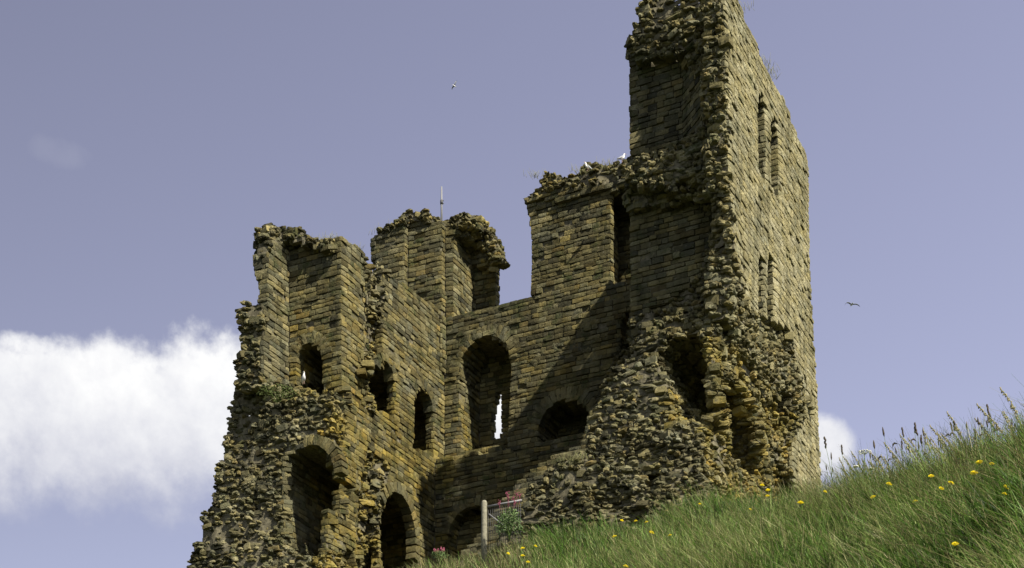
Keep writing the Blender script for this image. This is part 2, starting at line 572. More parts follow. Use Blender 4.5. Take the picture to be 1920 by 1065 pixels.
    lw = np.maximum(lw, -pv(H_WIN, -3, 2.8))
    rem = np.maximum(pv(C_REM, -1.3, .6), u - UC)
    rem2 = np.maximum(pv(C_REM2, -1.6, .6), u - UC)
    back = np.maximum(np.maximum(u - UC, UC - .9 - u), np.maximum(-.6 - v, v - .5))
    back = np.maximum(back, z - zr(450, 520, 0)); back = np.maximum(back, zr(700, 520, 0) - z)
    lw = np.minimum(lw, np.minimum(np.minimum(rem, rem2), back))
    vf2 = -1.0 - max(0, zr(730, 560, -1) - z) * .13
    rb = np.maximum(pv(C_RUB, -6, 1.5), vf2 - v)
    if z > zr(728, 560, -1.5):
        rb = np.maximum(rb, u - UC + .1)
    rb = np.maximum(rb, np.where(u > U1 - .4, np.maximum(u - U1 - .55, v - .1), -9))
    lw = np.minimum(lw, rb)
    lw = np.maximum(lw, -pv(H_DOOR, -6, 2.6))
    for P, dep in ((H_N1, 2.4), (H_N2, 2.8), (H_N3, 2.9)):
        lw = np.maximum(lw, -pu(P, U1 - dep, U1 + 2))
        if sd_poly(P, vr, z).min() < 0:       # the passage widens behind the opening
            for sh in (.35, .7, 1.05):
                lw = np.maximum(lw, -np.maximum(sd_poly(P, vr - sh, z)[None, :], np.maximum(U1 - dep - uc, uc - U1 + .42)[:, None]))
    # ragged pocket in the scar of the lost cross wall
    sc = np.hypot(v - on_u(700, 600, U1)[0], 0)
    zs1, zs2 = on_u(704, 500, U1)[1], on_u(704, 770, U1)[1]
    if zs2 < z < zs1:
        lw = np.maximum(lw, -np.maximum(np.abs(v - (on_u(702, 600, U1)[0])) - .62, np.abs(u - U1) - .30))
    # spur of rubble running down to the doorway
    zt2 = on_u(690, 800, U1)[1]
    if z < zt2:
        k = zt2 - z
        vs0 = on_u(680, 900, U1)[0]
        spur = np.maximum(np.abs(v - vs0 + .10 * k) - (.5 + .05 * k), u - U1 - .08 - .03 * k)
        spur = np.maximum(spur, U1 - .5 - u)
        spur = np.maximum(spur, -pu(H_N3, U1 - 3, U1 + 4))
        lw = np.minimum(lw, spur)
    return np.minimum(np.minimum(fld, bw), lw)


def arch_u(px0, py_base0, px1, py_base1, pxm, py_top):
    """pointed/round headed slit on the u=0 face from its pixel corners"""
    v0, zb = on_u(px0, py_base0, 0); v1, _ = on_u(px1, py_base1, 0)
    vm, zt = on_u(pxm, py_top, 0)
    w = v1 - v0
    pts = [(v0, zb), (v1, zb)]
    for i in range(9):
        a = math.pi * i / 8
        pts.append((vm + math.cos(a) * w / 2, zt - w * .62 + math.sin(a) * w * .62))
    return pts


WINS = [arch_u(1424, 322, 1438, 350, 1430, 180), arch_u(1448, 345, 1463, 375, 1455, 225),
        arch_u(1424, 590, 1435, 606, 1429, 482), arch_u(1441, 592, 1453, 610, 1447, 476)]


# ------------------------------------------------------------------ contours
def contour(A, iso):
    """marching squares -> list of (2 endpoints) with inside on the left; linked into polylines"""
    B = A - iso
    ins = B < 0
    c = ins[:-1, :-1] * 1 + ins[1:, :-1] * 2 + ins[1:, 1:] * 4 + ins[:-1, 1:] * 8
    ii, jj = np.nonzero((c > 0) & (c < 15))
    nxt, pos = {}, {}
    table = {1: [(3, 0)], 2: [(0, 1)], 4: [(1, 2)], 8: [(2, 3)], 3: [(3, 1)], 6: [(0, 2)], 12: [(1, 3)], 9: [(2, 0)],
             5: [(3, 0), (1, 2)], 10: [(0, 1), (2, 3)], 7: [(3, 2)], 14: [(0, 3)], 13: [(1, 0)], 11: [(2, 1)]}
    # edges: 0 bottom (i,j)-(i+1,j) ; 1 right (i+1,j)-(i+1,j+1) ; 2 top ; 3 left

    def key(i, j, e):
        return (i, j, 0) if e == 0 else (i + 1, j, 1) if e == 1 else (i, j + 1, 0) if e == 2 else (i, j, 1)

    def pt(k):
        if k not in pos:
            i, j, h = k
            a = B[i, j]
            if h == 0:
                b = B[i + 1, j]; t = a / (a - b)
                pos[k] = (gu[i] + t * RES, gv[j])
            else:
                b = B[i, j + 1]; t = a / (a - b)
                pos[k] = (gu[i], gv[j] + t * RES)
        return pos[k]
    for i, j in zip(ii.tolist(), jj.tolist()):
        for a, b in table[int(c[i, j])]:
            # orient: inside on the left of a->b
            nxt[key(i, j, b)] = key(i, j, a)
    segs = []
    prev = {b: a for a, b in nxt.items()}
    lines = []
    done = set()
    for s in list(nxt.keys()):
        if s in done:
            continue
        # walk back to a start
        st = s
        seen = {s}
        while st in prev and prev[st] not in seen:
            st = prev[st]; seen.add(st)
        line = [pt(st)]
        done.add(st)
        k = st
        while k in nxt:
            k = nxt[k]
            line.append(pt(k))
            if k in done:
                break
            done.add(k)
        lines.append(np.array(line))
    return lines


# ------------------------------------------------------------------ stone templates
def box_grid(nx, ny, nz):
    idx, vs, fs = {}, [], []

    def vid(i, j, k):
        if (i, j, k) not in idx:
            idx[(i, j, k)] = len(vs)
            vs.append((i / nx - .5, j / ny - .5, k / nz - .5))
        return idx[(i, j, k)]
    for k, flip in ((0, True), (nz, False)):
        for i in range(nx):
            for j in range(ny):
                q = [vid(i, j, k), vid(i + 1, j, k), vid(i + 1, j + 1, k), vid(i, j + 1, k)]
                fs.append(q[::-1] if flip else q)
    for j, flip in ((0, False), (ny, True)):
        for i in range(nx):
            for k in range(nz):
                q = [vid(i, j, k), vid(i + 1, j, k), vid(i + 1, j, k + 1), vid(i, j, k + 1)]
                fs.append(q[::-1] if flip else q)
    for i, flip in ((0, True), (nx, False)):
        for j in range(ny):
            for k in range(nz):
                q = [vid(i, j, k), vid(i, j + 1, k), vid(i, j + 1, k + 1), vid(i, j, k + 1)]
                fs.append(q[::-1] if flip else q)
    return np.array(vs), np.array(fs)


BV, BF = box_grid(4, 2, 3)
NT = 24


def make_templates(power, rnd, amp, shear):
    out = []
    for t in range(NT):
        q = BV * 2
        r = (np.abs(q) ** power).sum(1) ** (1 / power)
        p = q * (1 - rnd) + (q / r[:, None]) * rnd
        p = p / 2
        p = p + rng.normal(0, amp, p.shape)
        sh = rng.normal(0, shear, 4)
        p[:, 0] += sh[0] * p[:, 2]; p[:, 2] += sh[1] * p[:, 0]; p[:, 1] += sh[2] * p[:, 2]; p[:, 1] += sh[3] * p[:, 0]
        out.append(p)
    return np.array(out)


TA = make_templates(8, .45, .014, .012)
TR = make_templates(3.0, .9, .055, .10)


class Stones:
    def __init__(self):
        self.c, self.x, self.y, self.z, self.s, self.t, self.r = [], [], [], [], [], [], []

    def add(self, c, x, y, z, s, tint, rubble):
        self.c.append(c); self.x.append(x); self.y.append(y); self.z.append(z); self.s.append(s); self.t.append(tint)
        self.r.append(rubble)

    def arrays(self):
        n = len(self.c)
        if not n:
            return np.zeros((0, 3)), np.zeros((0, 4), int), np.zeros((0, 4))
        k = rng.integers(0, NT, n)
        rb = np.array(self.r)[:, None, None]
        T = np.where(rb, TR[k], TA[k])
        # random mirroring hides repeats
        T = T.copy()
        S = np.array(self.s)[:, None, :]
        T = T * S
        X, Y, Z = (np.array(a)[:, None, :] for a in (self.x, self.y, self.z))
        V = np.array(self.c)[:, None, :] + T[..., 0:1] * X + T[..., 1:2] * Y + T[..., 2:3] * Z
        nv = BV.shape[0]
        Fq = (BF[None] + (np.arange(n) * nv)[:, None, None]).reshape(-1, 4)
        tint = np.repeat(np.array(self.t), nv, axis=0)
        return V.reshape(-1, 3), Fq, tint


PARTS = ['tall_wall', 'rubble_slope', 'back_wall', 'wall_stub', 'corner_turret', 'low_wall']
ST = {p: Stones() for p in PARTS}
CORE = {p: ([], []) for p in PARTS}     # verts, faces of the mortar core

Z_TURRET = z_v(592, 840, VE)
Z_STUB = z_v(552, 1050, VE)
Z_LTOP = on_u(716, 503, U1)[1]


def part_of(u, v, z):
    if v > VE - .9 and u < U1 + 5.2 and z > (Z_TURRET if u > U1 + .05 else Z_LTOP - .3):
        return 'corner_turret'
    if u < U1 + .6 and v < VE - .0:
        return 'low_wall'
    if u < U1 - .1:
        return 'low_wall'
    if v > VE - .95 and u < -2.05:
        return 'wall_stub' if z > Z_STUB and u < UL - .3 + 2 else 'back_wall'
    if v < 6 and (v < 1.1 - .1 and z < z_v(575, 1250, 0) or u < UL - .1):
        return 'rubble_slope'
    return 'tall_wall'


def warm_at(u, v, z):
    """how much fresh ochre stone there is: more on the sheltered inner faces low down"""
    w = .25
    if u < UC + .1 or (u < U1 - .2 and v < .2 and z < z_v(720, 560, -1)):
        w = .22
    elif u < U1 + .8:
        w = .40 + .65 * min(1, max(0, (z_v(600, 700, 3) - z) / 4))
    elif v > VE - 1.5 and u < -6:
        w = .5
    elif u > -2 and v > -.5 and z < z_v(600, 1400, 0):
        w = .95
    elif u > -.3:
        w = .35
    return w


def w2(u, v):
    x, y = uv2xy(u, v)
    return x, y


VIEW = lambda x, y: np.array([-x, -y]) / math.hypot(x, y)


def dirw(du, dv):
    return np.array([du * CA + dv * SA, -du * SA + dv * CA, 0.0])


v_p0, z_p0 = on_u(1409, 590, 0)
v_p1, z_p1 = on_u(1458, 468, 0)
z_p1 = on_u(1430, 440, 0)[1]


def stone_tint(u, v, z, rub, west=False):
    skin = u > -.25 and not rub
    r = rng.beta(3.2, 3.2) * .84
    if rub:
        r = rng.beta(2.0, 2.2) * .9
        if u > -2.2 and v > -.6:     # broken core near the outer face, lighter tint
            r = .22 + .75 * r
    if skin:
        r = .56 + .44 * rng.beta(2.4, 1.8)
        if z_p0 < z < z_p1 and v_p0 < v < v_p1:      # smooth pale ashlar round the lower pair of slits
            r = rng.uniform(.86, 1.0)
            rub = True
    g = (.22 if skin else warm_at(u, v, z)) * rng.uniform(.5, 1.3)
    moss = rng.uniform(.35, 1.0) * (.9 if u < -.3 else .55)
    if west and not skin:        # front faces: shade painted into a darker tint, with more algae
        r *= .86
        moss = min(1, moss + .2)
    if z > z_v(640, 900, VE):
        moss = min(1, moss + .2)
    return (min(1, max(0, r)), min(1, g), min(1, moss), (rng.uniform(.3, .85) if skin else rng.random()))


def lay(line, z0, h, wall_cull=True):
    n = len(line)
    if n < 4:
        return
    d = np.diff(line, axis=0)
    seg = np.hypot(d[:, 0], d[:, 1])
    ang = np.arctan2(d[:, 1], d[:, 0])
    zc = z0 + h / 2
    mid = (line[:-1] + line[1:]) / 2
    rubf = rub_at(mid[:, 0], mid[:, 1], np.full(len(mid), zc))
    i = 0
    m = len(seg)
    while i < m:
        rub = bool(rubf[i])
        L = float(np.clip(rng.lognormal(-1.66, .42), .1, .55)) if rub else rng.choice([.22, .28, .34, .40, .50]) * rng.uniform(.85, 1.15)
        acc = 0.0
        k = i
        # smoothed start direction
        a0 = np.arctan2(d[i:i + 2, 1].sum(), d[i:i + 2, 0].sum())
        lim = 1.1 if rub else .55
        while k < m and acc < L and bool(rubf[k]) == rub:
            da = abs((ang[k] - a0 + math.pi) % (2 * math.pi) - math.pi)
            if da > lim and acc > .10:
                break
            acc += seg[k]; k += 1
        if k == i:
            k = i + 1
        p0, p1 = line[i], line[min(k, n - 1)]
        i = k
        t = p1 - p0
        L = float(np.hypot(*t))
        if L < .07:
            continue
        t = t / L
        nrm = np.array([t[1], -t[0]])         # outside is on the right of travel
        c = (p0 + p1) / 2
        x, y = w2(c[0], c[1])
        tx = dirw(*t); ny = dirw(*nrm)
        vw = VIEW(x, y)
        facing = ny[0] * vw[0] + ny[1] * vw[1]
        if facing < -.35:
            continue
        part = part_of(c[0] - nrm[0] * .1, c[1] - nrm[1] * .1, zc)
        if rub:
            bare = float(vnoise(np.array([c[0] * 1.1]), np.array([c[1] * 1.1]), np.array([zc * 1.3]), 51)[0])
            block = rng.random() < .05
            for sub in (0, 1):
                if rng.random() < (.62 if bare > .34 else .08) or (block and sub):
                    continue
                hh = h * rng.uniform(.56, .98)
                off = rng.uniform(-.09, .11)
                cc = np.array([x, y, z0 + h * (.27 + .5 * sub) + rng.uniform(-.04, .04)]) + tx * rng.uniform(-.08, .08)
                T = rng.uniform(.28, .46)
                cc = cc - ny * (T / 2 - off - .03)
                e1, e2, e3 = rng.normal(0, .13), rng.normal(0, .18), rng.normal(0, .15)
                up = np.array([0, 0, 1.0])
                X = tx + up * e1 + ny * e2
                X /= np.linalg.norm(X)
                Z = up + ny * e3; Z -= X * X.dot(Z); Z /= np.linalg.norm(Z)
                Y = np.cross(Z, X)
                big = rng.uniform(.85, 1.15) * (1 + .5 * max(0, L - .25))
                if block:
                    big = 1.0
                    hh = h * rng.uniform(1.0, 1.35)
                    Lb = max(L, rng.uniform(.28, .5))
                    ST[part].add(cc, X, Y, Z, (Lb, T, hh), stone_tint(c[0], c[1], zc, True), False)
                    continue
                ST[part].add(cc, X, Y, Z, (L * big, T, hh * big), stone_tint(c[0], c[1], zc, True), True)
        else:
            T = .34
            off = rng.normal(0, .007 if c[0] > -.3 else .013) + (.03 if rng.random() < .06 else 0) - (.05 if rng.random() < .06 else 0)
            Lj = max(.06, L - .012)
            cc = np.array([x, y, zc + rng.normal(0, .006)]) - ny * (T / 2 - off)
            tl = rng.normal(0, .008)
            X = tx + ny * tl; X /= np.linalg.norm(X)
            Z = np.array([0, 0, 1.0]); Y = np.cross(Z, X)
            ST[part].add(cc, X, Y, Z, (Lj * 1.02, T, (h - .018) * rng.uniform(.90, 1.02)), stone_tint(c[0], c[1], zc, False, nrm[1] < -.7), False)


def build_keep():
    zlo, zhi = 17.6, z_v(-45, 1300, 1)
    z = zlo
    prev_fill = None
    cell = 2
    while z < zhi:
        h = rng.choice([.15, .17, .19, .215]) * rng.uniform(.95, 1.05)
        zc = z + h / 2
        fld = solid(zc)
        near = np.abs(fld) < .8
        nz = np.zeros_like(fld)
        u, v = GU[near], GV[near]
        rb = rub_at(u, v, np.full(u.shape, zc))
        n1 = fbm(u, v, zc, 1.1, 3, 3)
        n2 = vnoise(u * .7, v * .7, zc * .7, 9)
        n3 = vnoise(u * .42, v * .42, zc * .75, 41)
        nz[near] = np.where(rb, .14 * n3, 0) + np.where(rb, .15 * n1 + .09 * n2, .006 * n1 + .012 * n2)
        fld = fld + nz
        for line in contour(fld, 0.0):
            lay(line, z, h)
        # mortar core
        for line in contour(fld, -.065):
            a, b = line[:-1], line[1:]
            for k in range(0, len(a)):
                p, q = a[k], b[k]
                part = part_of((p[0] + q[0]) / 2, (p[1] + q[1]) / 2, zc)
                vs, fs = CORE[part]
                x0, y0 = w2(*p); x1, y1 = w2(*q)
                o = len(vs)
                vs += [(x0, y0, z), (x1, y1, z), (x1, y1, z + h), (x0, y0, z + h)]
                fs.append((o, o + 1, o + 2, o + 3))
        fill = fld[::cell, ::cell] < -.08
        if prev_fill is not None:
            ii, jj = np.nonzero(fill != prev_fill)
            for i, j in zip(ii.tolist(), jj.tolist()):
                uu, vv = gu[i * cell], gv[j * cell]
                w = RES * cell / 2 * 1.02
                part = part_of(uu, vv, z)
                vs, fs = CORE[part]
                o = len(vs)
                for du, dv in ((-w, -w), (w, -w), (w, w), (-w, w)):
                    x0, y0 = w2(uu + du, vv + dv)
                    vs.append((x0, y0, z))
                fs.append((o, o + 1, o + 2, o + 3))
        prev_fill = fill
        z += h
    x, y = uv2xy(-8, 3)
    keep = empty('castle_keep', (x, y, 17.6))
    tag(keep, 'roofless ruined sandstone castle keep with one tall broken wall, standing on the grassy hilltop', 'castle ruin')
    obs = {}
    for p in PARTS:
        V, Fq, ti = ST[p].arrays()
        cv, cf = CORE[p]
        cv, cf = np.array(cv).reshape(-1, 3), np.array(cf, int).reshape(-1, 4)
        nV = len(V)
        allv = np.vstack([V, cv]) - np.array([x, y, 17.6])
        allf = np.vstack([Fq, cf + nV])
        mi = np.concatenate([np.zeros(len(Fq), int), np.ones(len(cf), int)])
        tint = np.vstack([ti, np.tile([.2, .2, .2, .5], (len(cv), 1))])
        obs[p] = mesh_np(p, allv, allf, [M_STONE, M_CORE], keep, tint, mi)
        print(p, len(ST[p].c), len(cf))
    return keep, obs


KEEP, KOBS = build_keep()


# rings of arch stones round the openings ---------------------------------------
def arch_ring(parent, plane, val, left, right, top, length=.42, width=.17, a0=0, a1=180, proud=.008, pointed=0.0):
    """plane 'v' (front faces) or 'u' (side faces); left/right/top are pixels of the intrados"""
    f = (lambda p: on_v(p[0], p[1], val)) if plane == 'v' else (lambda p: on_u(p[0], p[1], val))
    (al, zl), (ar, zr_), (am, zt) = f(left), f(right), f(top)
    ca = (al + ar) / 2
    R = abs(ar - al) / 2
    zs = zt - R * (1 + pointed)
    s = Stones()
    nst = max(7, int(math.pi * R / width * (a1 - a0) / 180))
    org = np.array(KEEP.location)
    for i in range(nst):
        a = math.radians(a0 + (i + .5) * (a1 - a0) / nst)
        ca_, sa_ = math.cos(a), math.sin(a)
        r = R + length / 2 - .02
        aa = ca + ca_ * r
        zz = zs + sa_ * (r + pointed * R)
        if plane == 'v':
            x, y = uv2xy(aa, val)
            ax = dirw(1, 0); ny = dirw(0, -1)
        else:
            x, y = uv2xy(val, aa)
            ax = dirw(0, 1); ny = dirw(1, 0)
        rad = ax * ca_ + np.array([0, 0, 1.0]) * sa_
        tan = -ax * sa_ + np.array([0, 0, 1.0]) * ca_
        T = .45
        c = np.array([x, y, zz]) - ny * (T / 2 - proud - rng.normal(0, .012)) - org
        nn = np.cross(tan, rad)
        if nn.dot(ny) < 0:
            rad, tan = rad, -tan
            nn = np.cross(tan, rad)
        lf = length * rng.uniform(.85, 1.1)
        w = math.pi * (R + length / 2) * (a1 - a0) / 180 / nst - .025
        # template axes: x length (radial), y depth, z width
        ST_y = np.cross(tan, rad)
        s.add(c, rad, ny * -1 if np.dot(np.cross(rad, -ny), tan) > 0 else ny, tan if np.dot(np.cross(rad, -ny), tan) > 0 else np.cross(rad, ny), (lf, T, w),
              (rng.uniform(.22, .6), .4, .7, rng.random()), False)
    V, Fq, ti = s.arrays()
    return mesh_np('arch_ring', V, Fq, [M_STONE], parent, ti)


arch_ring(KOBS['back_wall'], 'v', VE, (860, 690), (957, 690), (909, 630), .48, .19)
arch_ring(KOBS['back_wall'], 'v', VE, (1008, 800), (1107, 800), (1058, 748), .5, .19, 8, 172)
arch_ring(KOBS['back_wall'], 'v', VE, (988, 720), (1112, 700), (1052, 655), .38, .22, 20, 165, .0)
arch_ring(KOBS['back_wall'], 'v', VE - .75, (840, 1000), (932, 1000), (884, 948), .42, .2, 30, 172)
arch_ring(KOBS['low_wall'], 'v', 0, (555, 675), (603, 675), (579, 643), .45, .15, 0, 180)
arch_ring(KOBS['low_wall'], 'v', -1.75, (528, 890), (625, 890), (577, 834), .38, .17, -5, 98)
arch_ring(KOBS['low_wall'], 'u', U1, (780, 762), (811, 770), (797, 728), .36, .2, 0, 180)
arch_ring(KOBS['low_wall'], 'u', U1 + .12, (716, 985), (778, 985), (746, 924), .4, .22, -20, 150, .06, .3)
arch_ring(KOBS['low_wall'], 'u', U1, (713, 712), (738, 712), (726, 678), .3, .2, 0, 180)
exec("")

# ------------------------------------------------------------------ hill
CREST = np.array([  # px, py, distance
    (-400, 1150, 58), (400, 1110, 56), (700, 1090, 52), (880, 1052, 50.5), (1000, 1030, 49), (1280, 980, 45), (1540, 950, 40), (1700, 924, 35), (1920, 866, 30),
    (2300, 700, 26), (3000, 540, 24)], float)


def ground_z(X, Y):
    X, Y = np.asarray(X, float), np.asarray(Y, float)
    Ys = np.maximum(Y, 6.0)
    px = np.clip(X / Ys * F + PX0, -400, 3000)
    dc = np.interp(px, CREST[:, 0], CREST[:, 2])
    zc = (PY0 - np.interp(px, CREST[:, 0], CREST[:, 1])) / F * dc + EYE
    t = Y - dc
    g = np.where(t < 0, .60, .22)
    z = zc + g * t - .12 * np.exp(-np.abs(t) / 1.2)
    z = np.where(t > 0, np.minimum(z, np.maximum(zc, 18.2)), z)
    lo = 0.0 + .05 * np.maximum(Y, 0)
    z = lo + np.logaddexp(0, (z - lo) / 1.2) * 1.2
    far = np.hypot(X, Y - 55)
    fade = np.clip((far - 70) / 120, 0, 1)
    z = z * (1 - fade * fade * (3 - 2 * fade))
    z = z + .16 * vnoise(X * .55, Y * .55, X * 0, 5) + .06 * vnoise(X * 1.7, Y * 1.7, X * 0, 6)
    return z


def axis(a, b, c, d):
    inner = np.arange(a, b, .5)
    out1 = b + np.geomspace(.6, d, 40)
    out0 = a - np.geomspace(.6, c, 40)[::-1]
    return np.concatenate([out0, inner, out1])


xs = axis(-40, 40, 4000, 4000)
ys = axis(-6, 85, 4000, 4000)
GX, GY = np.meshgrid(xs, ys, indexing='ij')
GZ = ground_z(GX, GY)
idx = np.arange(GX.size).reshape(GX.shape)
gf = np.stack([idx[:-1, :-1], idx[1:, :-1], idx[1:, 1:], idx[:-1, 1:]], -1).reshape(-1, 4)
go = mesh_np('hillside', np.stack([GX, GY, GZ], -1).reshape(-1, 3), gf, [M_SOIL], smooth=True)
tag(go, 'steep green hillside rising to the foot of the ruined keep', 'hill', kind='structure')


# grass -------------------------------------------------------------------------
def blades(n, px_rng, back, front, lmin, lmax, wid, cols, lean, seed, stiff=1.0):
    r = np.random.default_rng(seed)
    px = r.uniform(px_rng[0], px_rng[1], n)
    dc = np.interp(px, CREST[:, 0], CREST[:, 2])
    d = dc + back - (back + front) * r.random(n) ** .9
    X, Y = (px - PX0) / F * d, d
    Z = ground_z(X, Y) - .04
    clump = vnoise(X * .8, Y * .8, X * 0, 21) + .6 * vnoise(X * 2.4, Y * 2.4, X * 0, 22)
    L = r.uniform(lmin, lmax, n) * (1 + .35 * clump)
    az = r.uniform(0, 2 * math.pi, n)
    ln = np.abs(r.normal(.5, .3, n)) + .1
    dx = np.cos(az) * ln * .7 + lean[0] * (.7 + .5 * clump)
    dy = np.sin(az) * ln * .7 + lean[1]
    K = 4
    ts = np.linspace(0, 1, K)
    base = np.stack([X, Y, Z], -1)
    # width direction across the blade, random about the vertical
    wa = r.uniform(0, math.pi, n)
    wv = np.stack([np.cos(wa), np.sin(wa), 0 * wa], -1)
    V = np.zeros((n, K, 2, 3))
    for k, t in enumerate(ts):
        c = base.copy()
        c[:, 0] += dx * L * t ** 1.8
        c[:, 1] += dy * L * t ** 1.8
        c[:, 2] += L * (t - .28 * np.hypot(dx, dy) * t ** 2.4 / stiff)
        w = wid * (1 - .85 * t) * r.uniform(.7, 1.3, n)
        V[:, k, 0] = c - wv * w[:, None]
        V[:, k, 1] = c + wv * w[:, None]
    ids = (np.arange(n) * K * 2)[:, None]
    fs = []
    for k in range(K - 1):
        fs.append(np.concatenate([ids + 2 * k, ids + 2 * k + 1, ids + 2 * k + 3, ids + 2 * k + 2], 1))
    Fq = np.stack(fs, 1).reshape(-1, 4)
    cols = np.array(cols)
    pick = r.random(n)
    patch = vnoise(X * .35, Y * .35, X * 0, 31) * .4 + vnoise(X * 1.3, Y * 1.3, X * 0, 33) * .3
    ci = np.clip((pick + patch) * len(cols), 0, len(cols) - 1e-3)
    i0 = np.floor(ci).astype(int)
    c = cols[i0] * r.uniform(.18, 1.32, (n, 1)) * np.array([[.95, 1.0, .85]])
    tint = np.concatenate([c, np.ones((n, 1))], 1)
    return V.reshape(-1, 3), Fq, np.repeat(tint, K * 2, axis=0)


GREENS = [(.045, .10, .014), (.07, .15, .02), (.10, .20, .03), (.13, .24, .04), (.17, .26, .06), (.24, .29, .10), (.36, .34, .17)]
DRY = [(.14, .14, .055), (.22, .19, .09), (.30, .27, .14), (.42, .36, .21), (.22, .17, .11)]
lots = [blades(60000, (1000, 2020), .6, 14, .35, .80, .014, GREENS, (-.28, -.10), 1),
        blades(26000, (640, 1500), 1.2, 8, .25, .62, .012, DRY + GREENS[3:], (-.2, -.1), 2),
        blades(6000, (1200, 2020), .8, 13, .7, 1.15, .012, DRY[1:4] + GREENS[3:], (-.5, -.1), 3, .8),
        blades(9000, (1200, 2020), .8, 13, .6, 1.1, .013, GREENS[2:6], (.15, -.1), 5, .8),
        blades(3500, (1000, 2020), .5, 13, .18, .34, .05, [(.05, .09, .02), (.07, .13, .03), (.10, .15, .04)], (-.2, -.3), 6, .7),
        blades(9000, (1500, 2020), .6, 3.0, .6, 1.15, .009, GREENS[2:] + DRY[:2], (-.12, -.05), 4, 1.6)]
vo, vv, ff, tt = 0, [], [], []
for V, Fq, ti in lots:
    vv.append(V); ff.append(Fq + vo); tt.append(ti); vo += len(V)
g = mesh_np('meadow_grass', np.vstack(vv), np.vstack(ff), [M_BLADE], None, np.vstack(tt))
tag(g, 'long wind-bent meadow grass covering the hillside below the ruin', 'grass', kind='stuff')


def on_ground(px, d):
    X, Y = (px - PX0) / F * d, d
    return Vector((X, Y, float(ground_z(X, Y))))


def ground_at_pixel(px, py):
    """first point of the hillside met by the sight line"""
    for d in np.arange(12, 60, .1):
        X, Y = (px - PX0) / F * d, d
        zg = float(ground_z(X, Y))
        if zg >= (PY0 - py) / F * d + EYE:
            return Vector((X, Y, zg))
    d = float(np.interp(px, CREST[:, 0], CREST[:, 2]))
    return on_ground(px, d)


def copy_tree(o, parent=None):
    c = o.copy()
    COL.objects.link(c)
    c.parent = parent
    for ch in list(o.children):
        copy_tree(ch, c)
    return c


# --- yellow flowers
def flower_proto():
    t = empty('yellow_flower')
    m = MB()
    m.tube([(0, 0, -.85), (.02, 0, -.35), (0, 0, 0)], [.006, .005, .005], 5)
    m.build('stem', M_STEM, t)
    m = MB()
    for ring, (rr, n, zz) in enumerate(((.060, 14, .0), (.042, 11, .012), (.024, 8, .02))):
        for i in range(n):
            a = 2 * math.pi * (i + .4 * ring) / n
            ca_, sa_ = math.cos(a), math.sin(a)
            w = .010
            p = [(-sa_ * w * .5, ca_ * w * .5, zz), (sa_ * w * .5, -ca_ * w * .5, zz),
                 (ca_ * rr * .6 + sa_ * w, sa_ * rr * .6 - ca_ * w, zz + .012), (ca_ * rr, sa_ * rr, zz + .008),
                 (ca_ * rr * .6 - sa_ * w, sa_ * rr * .6 + ca_ * w, zz + .012)]
            q = [(x, y, z - .006) for x, y, z in p]
            m.add(p + q, [(0, 1, 2, 3, 4), (9, 8, 7, 6, 5)] + [(i, (i + 1) % 5 + 0, (i + 1) % 5 + 5, i + 5) for i in range(5)])
    m.ball((0, 0, -.008), (.018, .018, .016))
    m.build('flower_head', M_YEL, t)
    return t


FL = [  # px, py, scale, words
    (1889, 914, 1.25, 'largest yellow flower, near the right edge of the grass slope'),
    (1883, 926, .8, 'small yellow flower just under the largest yellow flower'),
    (1791, 1020, 1.05, 'lone yellow flower low in the green grass at the bottom right'),
    (1836, 867, 1.0, 'yellow flower highest on the slope among the dark seed heads'),
    (1859, 870, .8, 'half open yellow flower just right of the highest yellow flower'),
    (1826, 887, 1.15, 'broad yellow flower below the highest yellow flower'),
    (1783, 906, 1.0, 'yellow flower on the slope with a smaller bloom at its lower left'),
    (1765, 916, .8, 'smaller bloom at the lower left of a yellow flower in the grass'),
    (1746, 893, .9, 'yellow flower in the grass under the bent straw stalks'),
    (1667, 908, 1.0, 'yellow flower on the skyline grass right of the white umbel plant'),
    (1637, 932, .8, 'pale yellow flower below the white umbel plant'),
    (1547, 922, .6, 'small yellow flower at the right foot of the tall wall'),
    (1501, 943, 1.0, 'yellow flower in front of the lit foot of the tall wall'),
    (1429, 910, .9, 'upper yellow flower of three against the rubble foot'),
    (1440, 919, .9, 'middle yellow flower of three against the rubble foot'),
    (1439, 930, .8, 'lowest yellow flower of three against the rubble foot'),
    (1312, 945, .6, 'little yellow flower at the edge of the dry grass below the cave'),
    (1407, 955, .6, 'dull yellow flower in the dry grass below the trio'),
    (1222, 999, 1.1, 'bright yellow flower in the middle of the green slope'),
    (1256, 1004, .8, 'orange-tinged yellow flower right of the bright middle one'),
    (1166, 976, .7, 'left flower of the yellow row under the dark rubble hollow'),
    (1192, 977, .7, 'centre flower of the yellow row under the dark rubble hollow'),
    (1212, 979, .7, 'right flower of the yellow row under the dark rubble hollow'),
    (1152, 1006, .9, 'yellow flower left of the bright middle one'),
    (1004, 1024, .7, 'yellow flower nearest to the wooden post'),
    (980, 1028, .8, 'yellow flower in the dry grass right below the pink valerian'),
    (980, 1042, .8, 'yellow flower near the bottom edge below the valerian, upper of two'),
    (990, 1054, .8, 'yellow flower near the bottom edge below the valerian, lower of two'),
    (953, 1038, .7, 'leftmost yellow flower, in the dry grass near the post'),
    (1173, 1062, 1.0, 'yellow flower cut by the bottom edge below the middle of the slope'),
    (1716, 940, .7, 'faint yellow flower halfway down the slope under the skyline grass'),
]
proto_f = flower_proto()
